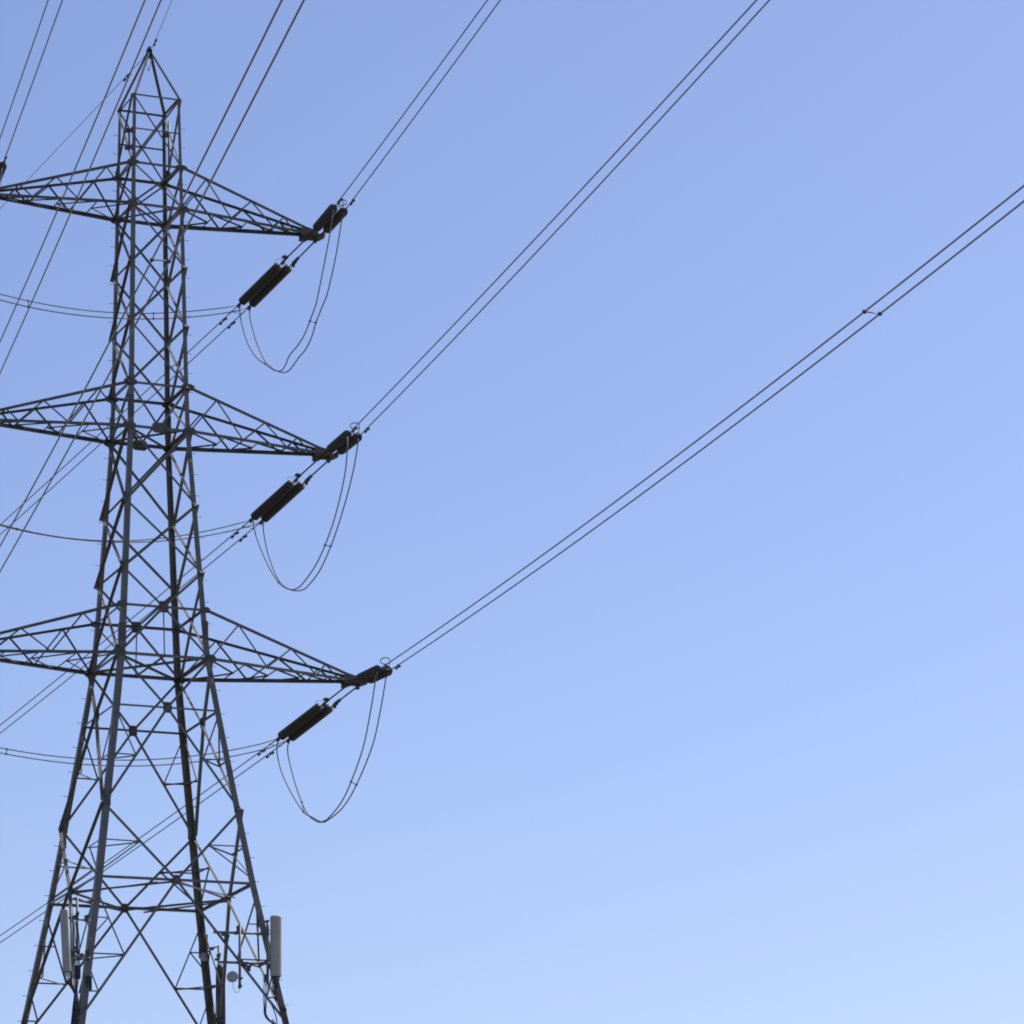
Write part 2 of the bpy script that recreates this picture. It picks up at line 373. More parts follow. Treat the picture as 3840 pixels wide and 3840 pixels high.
# plan bracing
DN = V((0, 0, -1))
for lv, a_ in (('A2', .06), ('B2', .07), ('C2', .085)):
    brace('plan_brace', node('NL', lv), node('FR', lv), a_, DN, .03)
    brace('plan_brace', node('FL', lv), node('NR', lv), a_, DN, -.09)
brace('plan_brace', (node('FL', 'C2') + node('FR', 'C2')) / 2, (node('NL', 'C2') + node('NR', 'C2')) / 2, .06, DN, -.03)
MID = {fn: (node(f[0], 'F') + node(f[1], 'F')) / 2 for fn, f in FACES.items()}
for p, q in (('near', 'left'), ('left', 'far'), ('far', 'right'), ('right', 'near')):
    brace('plan_brace', MID[p], MID[q], .075, DN, .03)
for fn, (l0, l1, nin) in FACES.items():                # short plan struts squaring the corners
    pa = node(l0, 'F') * .62 + node(l1, 'F') * .38
    prev = {'near': 'left', 'right': 'near', 'far': 'right', 'left': 'far'}[fn]
    brace('plan_brace', pa, MID[prev], .055, DN, .10)
# redundant members
for fn, (l0, l1, nin) in FACES.items():
    for la, lb in ((l0, l1), (l1, l0)):
        # between D and E: halfway down the lower half of the X
        M = XC[fn, 'C2'] * .5 + node(la, 'E') * .5
        brace('redundant_brace', M, node(la, 'D'), .05, nin, .045)
        brace('redundant_brace', M, node(la, M.z + .02), .05, nin, .045)
        # between E and F: halfway up the X of the lowest panel
        M2 = XC[fn, 'E'] * .5 + node(la, 'E') * .5
        brace('redundant_brace', M2, node(la, M2.z + .02), .05, nin, .045)
        brace('redundant_brace', M2, node(la, 'F') + V((0, 0, .1)), .05, nin, .045)
        # below F
        X = XC[fn, 'E']
        M3 = X * .46 + node(la, 'G') * .54
        M4 = X * .20 + node(la, 'G') * .80
        brace('redundant_brace', M3, node(la, LZ['F'] - .35), .055, nin, .045)
        brace('redundant_brace', M3, node(la, M3.z), .055, nin, .045)
        Q = M3 * .47 + node(la, LZ['F'] - .35) * .53
        brace('redundant_brace', Q, node(la, Q.z), .045, nin, .05)
        if la in ('NL', 'FR'): brace('redundant_brace', Q, node(la, M3.z + .5), .045, nin, .05)
        brace('redundant_brace', M4, node(la, M4.z), .05, nin, .045)
        brace('redundant_brace', M4, node(la, M3.z - .2), .05, nin, .045)
# cross ties from face to face at the redundant nodes
for la, fa, fb in (('NL', 'near', 'left'), ('NR', 'near', 'right'), ('FL', 'far', 'left'), ('FR', 'far', 'right')):
    Ma = XC[fa, 'C2'] * .5 + node(la, 'E') * .5; Mb = XC[fb, 'C2'] * .5 + node(la, 'E') * .5
    brace('corner_tie', Ma, Mb, .05, DN, .02)
    Ma = XC[fa, 'E'] * .5 + node(la, 'E') * .5; Mb = XC[fb, 'E'] * .5 + node(la, 'E') * .5
    brace('corner_tie', Ma, Mb, .05, DN, .02)
    Ma = XC[fa, 'E'] * .46 + node(la, 'G') * .54; Mb = XC[fb, 'E'] * .46 + node(la, 'G') * .54
    brace('corner_tie', Ma, Mb, .05, DN, .02)
# lower body, below the picture
mb = MB()
for fn, (l0, l1, nin) in FACES.items():
    for up, dn in (('G', 'H'), ('H', 'O')):
        mb.angle(node(l1, up), node(l0, dn), .12, .012, -nin, .004)
        mb.angle(node(l0, up), node(l1, dn), .12, .012, nin, .024)
mb.build('lower_body_bracing', STEEL, tower)
mb = MB()
for nm in SG:
    c = node(nm, 0.0); mb.lathe([(-.3, .75), (.0, .75), (.35, .45), (.36, .43)], 16, c, (0, 0, 1))
mb.build('footing', PLATE, tower)

# gusset plates
def gusset(c, nin, wx, wz, off, name='gusset_plate', ch=.35):
    nin = V(nin); sx = V((nin.y, -nin.x, 0)); c = V(c) + nin * off
    kx, kz = wx * ch, wz * ch
    poly = [c + sx * x + V((0, 0, z)) for x, z in ((-wx, -wz + kz), (-wx + kx, -wz), (wx - kx, -wz), (wx, -wz + kz), (wx, wz - kz), (wx - kx, wz), (-wx + kx, wz), (-wx, wz - kz))]
    mb = MB(); mb.plate(poly, nin, .014)
    return mb.build(name, PLATE, tower)
for fn, (l0, l1, nin) in FACES.items():
    if fn in ('near', 'far'):
        gusset((node(l0, 'B2') + node(l1, 'B2')) / 2 + V((0, 0, .02)), nin, .30, .21, .015)
        gusset(XC[fn, 'm2'], nin, .20, .225, .015)
    gusset(XC[fn, 'C2'], nin, .17, .21, .015)
    gusset(XC[fn, 'E'], nin, .145, .18, .015)
    for la, s in ((l0, 1), (l1, -1)):
        sx = (node(l1, 'A1') - node(l0, 'A1')).normalized() * s
        for lv, wx, wz in (('A1', .24, .10), ('A2', .22, .14), ('B1', .27, .14), ('B2', .25, .16), ('C1', .2, .12), ('C2', .24, .17)):
            if fn in ('near', 'far'):
                gusset(node(la, lv) + sx * .02, nin, wx, wz, -.012, ch=.5)
            else:
                gusset(node(la, lv) + sx * .09, nin, .12, wz * .8, -.012, ch=.5)
        if fn in ('near', 'far'):
            gusset(node(la, 'E') + sx * .12, nin, .13, .15, -.012, ch=.45)

# crossarms ---------------------------------------------------------------
TIPX = {('A', 1): 7.01, ('B', 1): 7.45, ('C', 1): 8.53, ('A', -1): 6.8, ('B', -1): 7.25, ('C', -1): 8.3}
FR_ = {'A': ([.18, .52, .77], [0, .36, .68, .84], [.235, .485, .70, .85]),
       'B': ([.20, .545, .78], [0, .38, .70, .86], [.25, .49, .69, .84]),
       'C': ([.215, .56, .79], [0, .382, .72, .87], [.235, .45, .64, .80])}
for (L, s), X in TIPX.items():
    z1, z2 = LZ[L + '1'], LZ[L + '2']
    w1, w2 = hw(z1), hw(z2)
    def ch(k, f):                                     # k: (0 upper / 1 lower, near -1 / far +1)
        w_, z_ = (w1, z1) if k[0] == 0 else (w2, z2)
        p = V((s * w_, k[1] * w_, z_)); q = V((s * (X - .05), k[1] * .075, z2 + (.10 if k[0] == 0 else 0)))
        return p.lerp(q, f)
    mb = MB()
    for k, a_ in (((0, -1), .125), ((0, 1), .095), ((1, -1), .125), ((1, 1), .135)):
        mb.angle(ch(k, 0), ch(k, 1), a_, .014, V((0, -k[1], 0)), -.02, a_ * .9)
    arm = mb.build('crossarm', CHORD, tower)
    U, Lw, T_ = FR_[L]
    for y in (-1, 1):                                 # zigzag lacing of the two sides
        zig = []
        for i in range(3): zig += [((1, y), Lw[i]), ((0, y), U[i])]
        zig.append(((1, y), Lw[3]))
        for (ka, fa), (kb, fb) in zip(zig, zig[1:]):
            m2 = MB(); m2.angle(ch(ka, fa), ch(kb, fb), .06, .008, V((0, -y, 0)), .0)
            m2.build('lacing_bar', CHORD, arm)
    last = 0.0
    for f in T_:                                      # ties and K lacing underneath
        a0, b0 = ch((1, -1), f), ch((1, 1), f); mid = (a0 + b0) / 2
        m2 = MB(); m2.angle(a0, b0, .06, .008, (0, 0, -1), .0); m2.build('lacing_bar', CHORD, arm)
        for y in (-1, 1):
            m2 = MB(); m2.angle(ch((1, y), last), mid, .055, .008, (0, 0, -1), .01); m2.build('lacing_bar', CHORD, arm)
        last = f
    # tip: side plates, web and the strain plate the insulators hang from
    m2 = MB(); tz = z2
    xa, xb = s * (X - 0.62), s * (X + .12)
    for y in (-1, 1):
        ya = y * abs(ch((1, 1), (X - 0.62 - w2) / (X - w2)).y); yb = y * .10
        zt = ch((0, y), (X - 0.62 - w1) / (X - w1)).z
        m2.plate([V((xa, ya, tz - .09)), V((s * (X - .3), y * .14, tz - .13)), V((xb, yb, tz - .09)), V((xb, yb, tz + .16)), V((xa, ya, zt + .02))], (0, 1, 0), .016)
    m2.box((s * (X - .2), 0, tz + .04), (.28, 0, 0), (0, .09, 0), (0, 0, .09))
    m2.build('tip_plate', PLATE, arm)
    m2 = MB()
    m2.plate([V((s * (X - .62), 0, tz - .06)) , V((s * (X - .34), -.36, tz - .06)), V((s * (X + .34), -.30, tz - .06)), V((s * (X + .42), 0, tz - .06)), V((s * (X + .34), .40, tz - .06)), V((s * (X - .34), .52, tz - .06))], (0, 0, 1), .05)
    for dx, y0 in ((-.22, -.34), (.22, -.30), (-.22, .46), (.22, .40)):
        m2.box((s * X + dx, y0, tz - .05), (.035, 0, 0), (0, .13, 0), (0, 0, .07))
    for dx in (-.55, 0.05):
        m2.box((s * (X + dx), .12, tz - .17), (.07, 0, 0), (0, .05, 0), (0, 0, .12))
    m2.build('strain_plate', PLATE, arm)

# enamel plates on the climbing leg, rods and clamps near the top
for nm, m, z in (('blue', BLUE, 53.72), ('yellow', YELLOW, 53.48), ('blue', BLUE, 44.06), ('yellow', YELLOW, 43.84), ('blue', BLUE, 35.2), ('yellow', YELLOW, 34.96)):
    w = hw(z); mb = MB()
    mb.box((w - legw(z) * .5, -w - .03, z), (.055, 0, 0), (0, .006, 0), (0, 0, .08))
    tag(mb.build('circuit_plate', m, tower), 'small %s enamel plate on the leg beside a crossarm' % nm)
def clamp_pole(x, y, z0, z1, cl, m, k_=-1):
    mb = MB(); mb.smooth = True; mb.tube([(x, y, z0), (x, y, z1)], .045, 10)
    p = mb.build('mounting_pole', m, tower)
    for z in cl:
        b = MB(); b.box((x - .06, y, z), (.10, 0, 0), (0, .09, 0), (0, 0, .075)); b.box((x + k_ * .12, y - .05, z + .03), (.045, 0, 0), (0, .05, 0), (0, 0, .11))
        b.build('pole_clamp', FITTING, p)
clamp_pole(1.10, .82, 56.3, 58.75, (58.15, 56.45), GALV)
clamp_pole(-1.10, -.80, 56.72, 57.62, (57.45, 56.72), GALV, 1)

# ------------------------------------------------------------------ insulator strings
prof = [(0, .02), (0, .05), (.036, .058), (.046, .13), (.062, .178), (.078, .188), (.110, .189), (.122, .18), (.116, .15), (.130, .13), (.122, .09), (.136, .07), (.138, .02), (.18, .02)]
rnd_ = random.Random(5)
dm = MB(); dm.lathe(prof, 22); DISC = dm.mesh('insulator_disc', PORC, True)
def curve(key, s):
    x0, azd, c = D[key]; a_ = math.radians(azd)
    return V((x0 + s * math.sin(a_), s * math.cos(a_), c[0] + c[1] * s + c[2] * s * s))
def lbox(parent, name, boxes, m=FITTING):
    mb = MB()
    for c, x, y, z in boxes: mb.box(c, (x, 0, 0), (0, y, 0), (0, 0, z))
    return mb.build(name, m, parent)
def ltube(parent, name, segs, m=FITTING, n=8):
    mb = MB(); mb.smooth = True
    for p, r in segs: mb.tube(p, r, n)
    return mb.build(name, m, parent)
def string(key, A, E, far, label, group, side):
    A, E = V(A), V(E)
    d = (E - A); L_ = d.length
    t = thing('insulator_string', label, 'insulator', A, group)
    t.rotation_euler = d.to_track_quat('X', 'Z').to_euler()
    if far:
        n, st, pitch = 18, 2.42, .183
        ltube(t, 'link_rod', [([(.1, 0, 0), (1.75, 0, 0)], .032)])
        if side < 0:
            lbox(t, 'yoke_plate', [((1.83, 0, 0), .20, .03, .045), ((1.74, .09, .05), .10, .08, .028), ((2.08, -.03, -.04), .11, .03, .05)])
        else:
            lbox(t, 'yoke_plate', [((1.80, 0, 0), .23, .045, .05), ((1.95, 0, -.03), .12, .07, .04), ((2.12, -.05, -.05), .06, .045, .07)])
        ltube(t, 'arcing_horn', [([(2.1, -side * .02, .02), (2.05, -side * .12, .10), (2.2, -side * .2, .16), (2.45, -side * .2, .17)], .009)], FITTING, 6)
        ltube(t, 'ball_link', [([(2.0, 0, 0), (2.44, 0, 0)], .03)])
        end = st + n * pitch
        ltube(t, 'dead_end_clamp', [([(end - .03, 0, 0), (end + .12, 0, 0), (end + .34, 0, 0), (L_ - .05, 0, 0)], [.03, .055, .045, .028])])
        lbox(t, 'jumper_terminal', [((end + .26, 0, -.05), .09, .03, .07), ((L_ - .02, 0, 0), .07, .04, .045)])
    else:
        n, st, pitch = 17, .92, .182
        ltube(t, 'ball_link', [([(.1, 0, 0), (st + .02, 0, 0)], .03)])
        lbox(t, 'yoke_plate', [((.45, 0, 0), .2, .05, .045)])
        end = st + n * pitch
        ltube(t, 'dead_end_clamp', [([(end - .03, 0, 0), (end + .12, 0, 0), (L_ - .25, 0, 0), (L_, 0, 0)], [.03, .05, .038, .026])])
        lbox(t, 'jumper_terminal', [((end + .2, 0, -.04), .10, .03, .06)])
    for i in range(n):
        o = link('disc', DISC, t, (st + i * pitch, 0, 0)); o.rotation_euler = (rnd_.uniform(0, 6), 0, 0)
    return t
ARM = {'A': 'top', 'B': 'middle', 'C': 'lowest'}
for (L, s), X in TIPX.items():
    sd_ = 'R' if s > 0 else 'L'
    for i in (1, 2):
        x0 = s * X + (-.22 if i == 1 else .22)
        key = 'N_%s_%s%d' % (sd_, L, i)
        A_ = V((x0, -.30, LZ[L + '2'] - .05))
        E_ = curve(key, -4.8)
        wh = 'left' if i == 1 else 'right'
        string(key, A_, E_, False, '%s dark insulator angling up at the tip of the %s %s crossarm' % (wh + '-hand', ARM[L], 'right' if s > 0 else 'left'), 'insulators pulling forward', -1 if i == 1 else 1)
        if s > 0:
            fk = 'F_R_%s%d' % (L, i); F_ = curve(fk, 6.3)
        else:
            p = V(D['X_%s%d' % (L, i)][-1]); F_ = p + V((0, .15, -.02))
        string(fk if s > 0 else None, V((x0, .36, LZ[L + '2'] - .05)), F_, True, '%s long ribbed insulator slanting down from the tip of the %s %s crossarm' % (wh + '-hand', ARM[L], 'right' if s > 0 else 'left'), 'insulators pulling back', -1 if i == 1 else 1)

# arcing rings above the forward strings
for L, c in (('A', (6.32, -4.84, 53.89)), ('B', (6.80, -4.59, 44.84)), ('C', (7.88, -4.58, 35.57))):
    mb = MB(); mb.smooth = True
    c = V(c); ax = V((-.32, -.76, .55)).normalized(); u = ax.orthogonal().normalized(); w_ = ax.cross(u)
    pts = [c + (u * math.cos(t) + w_ * math.sin(t)) * .185 for t in [2 * math.pi * k / 28 for k in range(29)]]
    t = thing('arcing_ring', 'thin metal ring standing above the forward insulators of the %s right crossarm' % ARM[L], 'ring', c, 'arcing rings')
    mb.tube(pts, .02, 8, False)
    part(mb, 'ring', FITTING, t)
    e = curve('N_R_%s2' % L, -4.25)
    low = min(pts, key=lambda p: (p - e).length)
    mb = MB(); mb.smooth = True; mb.tube([low, low.lerp(e, .5) + V((0, 0, .03)), e], .016, 8)
    part(mb, 'stem', FITTING, t)

# ------------------------------------------------------------------ cables
def cable(name, pts, r, label, cat, group, m=ALU, n=7):
    mb = MB(); mb.smooth = True; mb.tube(pts, r, n)
    return tag(mb.build(name, m), label, cat, group)
def catmull(pts, k=5):
    P = [V(p) for p in pts]; out = []
    for i in range(len(P) - 1):
        p0, p1, p2, p3 = P[max(i - 1, 0)], P[i], P[i + 1], P[min(i + 2, len(P) - 1)]
        for j in range(k):
            t = j / k
            out.append(.5 * ((2 * p1) + (p2 - p0) * t + (2 * p0 - 5 * p1 + 4 * p2 - p3) * t * t + (3 * p1 - p0 - 3 * p2 + p3) * t ** 3))
    out.append(P[-1]); return out
def srange(a_, b_):
    n = 60; return [a_ + (b_ - a_) * (k / n) ** 1.3 for k in range(n + 1)]
TW = {('R', 1): 'upper', ('R', 2): 'lower', ('L', 1): 'left', ('L', 2): 'right'}
for sd_ in 'RL':
    for L in 'ABC':
        for i in (1, 2):
            k = 'N_%s_%s%d' % (sd_, L, i)
            cable('conductor_cable', [curve(k, s) for s in srange(-4.75, -215)], .024,
                  '%s cable of the twin pair climbing out of the picture from the %s %s crossarm' % (TW[sd_, i], ARM[L], 'right' if sd_ == 'R' else 'left'), 'power cable', 'conductor cables')
for L in 'ABC':
    for i in (1, 2):
        cable('conductor_cable', [curve('F_R_%s%d' % (L, i), s) for s in srange(6.25, 150)], .024,
              '%s cable of the twin pair running down behind the pylon from the %s right crossarm' % (TW['R', i], ARM[L]), 'power cable', 'conductor cables')
        J = catmull(D['J_%s%d' % (L, i)])
        J[0] = curve('N_R_%s%d' % (L, i), -4.3) + V((0, 0, -.06)); J[-1] = curve('F_R_%s%d' % (L, i), 6.1) + V((0, 0, -.05))
        cable('jumper_loop', J, .027, '%s cable of the twin loop hanging under the %s right crossarm' % ('left' if i == 1 else 'right', ARM[L]), 'power cable', 'hanging jumper loops', JUMP)
        Xp = [V(p) for p in D['X_%s%d' % (L, i)]]
        cable('cross_jumper', [curve('F_R_%s%d' % (L, i), 6.25)] + Xp[1:], .025, '%s cable of the sagging twin pair crossing behind the pylon below the %s crossarm' % ('upper' if i == 1 else 'lower', ARM[L]), 'power cable', 'cables sagging across behind the pylon', ALU)
# left arm's own jumper, a sliver of which hangs at the picture's edge
for i, dx in ((1, -.44), (2, 0)):
    a0 = curve('N_L_A%d' % i, -4.4) + V((0, 0, -.06)); b0 = V(D['X_A%d' % i][-1])
    pts = []
    for k in range(31):
        t = k / 30; p = a0.lerp(b0, t); p.z -= 4.2 * (1 - abs(2 * t - 1) ** 2.4); pts.append(p)
    cable('jumper_loop', pts, .026, '%s thin cable hanging at the left picture edge below the top crossarm' % ('further left' if i == 1 else 'nearer'), 'power cable', 'hanging jumper loops', JUMP)
cable('earth_wire', [apex + V((0, -.1, .12))] + [curve('N_E', s) for s in srange(-.8, -215)], .013, 'single thin wire rising forward from the peak of the pylon', 'earth wire', 'earth wires')
cable('earth_wire', [apex + V((0, .1, .02))] + [curve('F_E', s) for s in srange(.8, 150)], .013, 'single thin wire slanting down to the left from the peak of the pylon', 'earth wire', 'earth wires')
pts = [apex + V((-.10, -.05, -.25 - .0)) + V((.24 * k / 14 - .06, .05 * math.sin(k), -.62 * math.sin(math.pi * k / 14))) for k in range(15)]
cable('earth_jumper', catmull(pts, 3), .014, 'small thin wire loop dangling under the peak of the pylon', 'wire', None)

# ------------------------------------------------------------------ dampers and spacers
def damper(key, s, label):
    p = curve(key, s); d = (curve(key, s + .1) - curve(key, s - .1)).normalized()
    t = thing('vibration_damper', label, 'damper', p, 'vibration dampers')
    t.rotation_euler = d.to_track_quat('X', 'Z').to_euler()
    ltube(t, 'messenger', [([(-.26, 0, -.085), (.26, 0, -.085)], .010)], FITTING, 6)
    lbox(t, 'clamp', [((0, 0, -.035), .03, .025, .065)])
    for sx in (-1, 1):
        ltube(t, 'weight', [([(sx * .12, 0, -.085), (sx * .15, 0, -.085), (sx * .30, 0, -.085), (sx * .33, 0, -.085)], [.02, .042, .048, .03])], FITTING, 10)
for L in 'ABC':
    for i in (1, 2):
        damper('N_R_%s%d' % (L, i), -5.55 if i == 1 else -5.85, 'dumbbell damper on the %s forward cable beside the insulators of the %s right crossarm' % (TW['R', i], ARM[L]))
        damper('F_R_%s%d' % (L, i), 7.7 if i == 1 else 7.85, 'dumbbell damper on the %s cable below the long insulators of the %s right crossarm' % (TW['R', i], ARM[L]))
damper('N_L_A2', -5.3, 'dumbbell damper on the right cable above the insulator at the left picture edge')
damper('N_E', -1.55, 'dumbbell damper on the thin wire just above the peak')
damper('F_E', 2.05, 'dumbbell damper on the thin wire left of and below the peak')
def spacer(p, q, label, r=.018, rc=.05):
    p, q = V(p), V(q); c = (p + q) / 2
    t = thing('spacer_bar', label, 'spacer', c, 'spacers between twin cables')
    mb = MB(); mb.smooth = True; mb.tube([p, q], r, 8); part(mb, 'bar', FITTING, t)
    for e in (p, q):
        mb = MB(); mb.smooth = True
        mb.lathe([(-rc, .02), (-rc * .7, rc * .75), (0, rc), (rc * .7, rc * .75), (rc, .02)], 10, e, (q - p).normalized()); part(mb, 'clamp', FITTING, t)
spacer(curve('N_L_C1', -51.26), curve('N_L_C2', -51.26), 'spacer on the twin cables passing in front of the pylon, between its upper legs', .016, .055)
spacer(curve('N_R_C1', -56.54), curve('N_R_C2', -56.54), 'spacer joining the twin cables far out to the right against open sky', .016, .058)
for L in 'ABC':
    spacer(curve('N_R_%s1' % L, -4.72), curve('N_R_%s2' % L, -4.72), 'spacer at the outer end of the forward insulators of the %s right crossarm' % ARM[L], .018, .045)
    spacer(curve('F_R_%s1' % L, 6.95), curve('F_R_%s2' % L, 6.95), 'spacer just below the long insulators of the %s right crossarm' % ARM[L], .012, .04)
spacer(curve('N_L_A1', -4.75), curve('N_L_A2', -4.75), 'spacer at the end of the insulators at the left picture edge')
JJ = lambda k, i: V(D['J_' + k][i])
spacer(JJ('A1', 5), JJ('A2', 5), 'spacer on the right side of the loop under the top right crossarm', .019, .052)
spacer(JJ('A1', 13), JJ('A2', 13), 'spacer near the bottom left of the loop under the top right crossarm', .019, .052)
spacer(JJ('B1', 5), JJ('B2', 5), 'spacer on the right side of the loop under the middle right crossarm', .019, .052)
spacer(JJ('B1', 11), JJ('B2', 11), 'spacer near the bottom left of the loop under the middle right crossarm', .019, .052)
spacer(JJ('C1', 4), JJ('C2', 4), 'spacer on the right side of the loop under the lowest right crossarm', .019, .052)
spacer(JJ('C1', 10), JJ('C2', 10), 'spacer near the bottom left of the loop under the lowest right crossarm', .019, .052)
def crosspt(k, x):
    P = [V(p) for p in D['X_' + k]]
    for a0, b0 in zip(P, P[1:]):
        if (a0.x - x) * (b0.x - x) <= 0: return a0.lerp(b0, (x - a0.x) / (b0.x - a0.x))
for L, x, w in (('A', 2.21, 'top crossarm, seen between the pylon legs'), ('A', -3.13, 'top crossarm, left of the pylon'), ('B', -3.49, 'middle crossarm, at the left'), ('C', -3.79, 'lowest crossarm, near the left picture edge')):
    spacer(crosspt(L + '1', x), crosspt(L + '2', x), 'spacer on the sagging cables below the ' + w, .018, .045)

# ------------------------------------------------------------------ mobile phone aerials on the lower body
def panel(top, bot, face, wid, dep, label, m=RADOME):
    top, bot, face = V(top), V(bot), V(face).normalized()
    d = (top - bot); L_ = d.length; d.normalize()
    face = (face - d * face.dot(d)).normalized(); sx = face.cross(d)
    t = thing('panel_antenna', label, 'antenna', (top + bot) / 2, 'panel antennas')
    ring = []
    hw_ = wid / 2
    for k in range(15):                                # rounded front
        th = math.pi * k / 14
        ring.append((hw_ * math.copysign(abs(math.cos(th)) ** .72, math.cos(th)), dep * .25 + dep * .75 * math.sin(th) ** .72))
    ring += [(-hw_ * .97, -dep * .0), (-hw_ * .85, -dep * .06), (hw_ * .85, -dep * .06), (hw_ * .97, 0)]
    def rg(z, sc): return [bot + d * z + sx * (x * sc) + face * (y * sc + (1 - sc) * dep * .4) for x, y in ring]
    mb = MB(); mb.loft([rg(.02, .93), rg(.05, 1), rg(L_ - .07, 1), rg(L_ - .035, .97), rg(L_ - .012, .88), rg(L_, .6)])
    part(mb, 'radome', m, t)
    mb = MB(); mb.loft([rg(0, .86), rg(.025, .90)]); part(mb, 'end_cap', FITTING, t)
    for k in range(4):
        o = bot + sx * (wid * (-.3 + .2 * k)) + face * dep * .4
        m2 = MB(); m2.tube([o, o - d * .10], .022, 8); part(m2, 'connector', FITTING, t)
    for z in (.3, L_ - .32):
        m2 = MB(); m2.box(bot + d * z - face * .09, sx * .09, face * .09, d * .06); part(m2, 'bracket', FITTING, t)
    return t
panel((3.60, -3.80, 25.70), (3.57, -3.80, 23.42), (.05, -1, -.03), .42, .21, 'pale grey panel antenna standing clear to the right of the pylon leg')
panel((-4.56, -3.86, 25.56), (-4.46, -3.98, 23.26), (-.45, -1, -.05), .30, .14, 'grey panel antenna leaning slightly at the left pylon leg')
panel((3.88, 3.10, 24.92), (3.88, 3.10, 22.5), (.5, 1, 0), .34, .14, 'dark-looking panel antenna seen from behind between the two right-hand legs', BACKING)

def pipes(name, label, cat, lst, group=None, clamps=(), m=GALV):
    c = V(lst[0][1][0])
    t = thing(name, label, cat, c, group)
    for nm, pts, r in lst:
        mb = MB(); mb.smooth = True; mb.tube(pts, r, 12); part(mb, nm, m, t)
    for p, sx, sy, sz in clamps:
        sx, sy, sz = sx * .74, sy * .8, sz * .74
        mb = MB(); mb.box(p, (sx, 0, 0), (0, sy, 0), (0, 0, sz)); mb.box(V(p) + V((sx * .9, -.04, sz * .8)), (sx * .35, 0, 0), (0, sy * 1.2, 0), (0, 0, sz * .5))
        part(mb, 'clamp', CLAMP, t)
    return t
pipes('antenna_mount', 'galvanised pipe frame clamped across the right leg and diagonal, holding the right antenna', 'antenna mount',
      [('horizontal_pipe', [(1.22, -3.68, 25.02), (3.40, -3.68, 25.05)], .050),
       ('horizontal_pipe', [(1.44, -3.68, 23.92), (3.40, -3.68, 23.94)], .050),
       ('vertical_pipe', [(3.30, -3.72, 23.15), (3.33, -3.72, 25.55)], .055)], None,
      [((1.62, -3.66, 24.98), .10, .08, .10), ((1.75, -3.60, 24.82), .09, .09, .13), ((2.1, -3.66, 25.03), .07, .07, .08), ((3.02, -3.62, 25.05), .12, .10, .07),
       ((3.28, -3.66, 25.08), .08, .10, .08), ((2.45, -3.64, 23.86), .10, .09, .10), ((2.6, -3.6, 23.74), .08, .09, .14), ((3.15, -3.62, 23.95), .13, .10, .07),
       ((3.29, -3.72, 25.5), .09, .07, .05), ((3.02, -3.5, 25.45), .06, .06, .2), ((3.33, -3.75, 23.8), .06, .09, .08)])
pipes('dish_pole', 'slim upright pipe carrying the round dish left of the right antenna', 'pole',
      [('pipe', [(2.18, -3.80, 22.96), (2.205, -3.80, 25.34)], .052)], None,
      [((2.19, -3.78, 23.92), .10, .08, .09), ((2.2, -3.76, 25.03), .10, .08, .07), ((2.18, -3.80, 23.02), .07, .07, .06), ((2.22, -3.82, 23.32), .06, .06, .05), ((2.14, -3.74, 25.2), .05, .05, .12)])
def dish(c, ax, r, dep, label):
    c, ax = V(c), V(ax).normalized()
    t = thing('microwave_dish', label, 'dish', c, 'round microwave dishes')
    mb = MB(); mb.lathe([(-dep, r * .75), (-dep * .8, r * .97), (-.02, r), (.0, r * .985)], 32, c, ax); part(mb, 'shroud', DRUM, t)
    mb = MB(); mb.lathe([(.001, r * .97), (.012, r * .80), (.02, r * .45), (.023, .01)], 32, c, ax); part(mb, 'radome', DRUM, t, True)
    mb = MB(); mb.lathe([(-dep - .16, .09), (-dep + .01, .10)], 14, c, ax); part(mb, 'radio_unit', FITTING, t)
    return t
dish((1.86, -3.95, 23.36), (-.12, -1, -.06), .205, .19, 'small round grey dish facing the viewer beside the slim pole')
mb = MB(); mb.smooth = True
mb.tube([(1.98, -3.86, 23.34), (2.10, -3.86, 23.34), (2.18, -3.82, 23.34)], .03, 8)
tag(mb.build('dish_bracket', FITTING), 'short dark arm joining the round dish to its slim pole', 'bracket')
dish((3.27, 3.25, 25.30), (-.35, -1, -.05), .19, .2, 'small round dish half hidden behind the far right leg')
pipes('rear_antenna_pole', 'galvanised pole beside the far right leg holding the rear antenna', 'pole',
      [('pipe', [(3.84, 3.2, 22.4), (3.84, 3.2, 25.75)], .05), ('support_arm', [(3.30, 3.36, 25.62), (3.86, 3.22, 25.72)], .035), ('support_arm', [(3.5, 3.4, 24.2), (3.9, 3.2, 24.2)], .035)], None,
      [((3.82, 3.18, 25.35), .08, .08, .09), ((3.76, 3.18, 25.2), .11, .07, .06), ((3.84, 3.18, 24.95), .09, .08, .06), ((3.6, 3.3, 25.62), .08, .06, .06)])
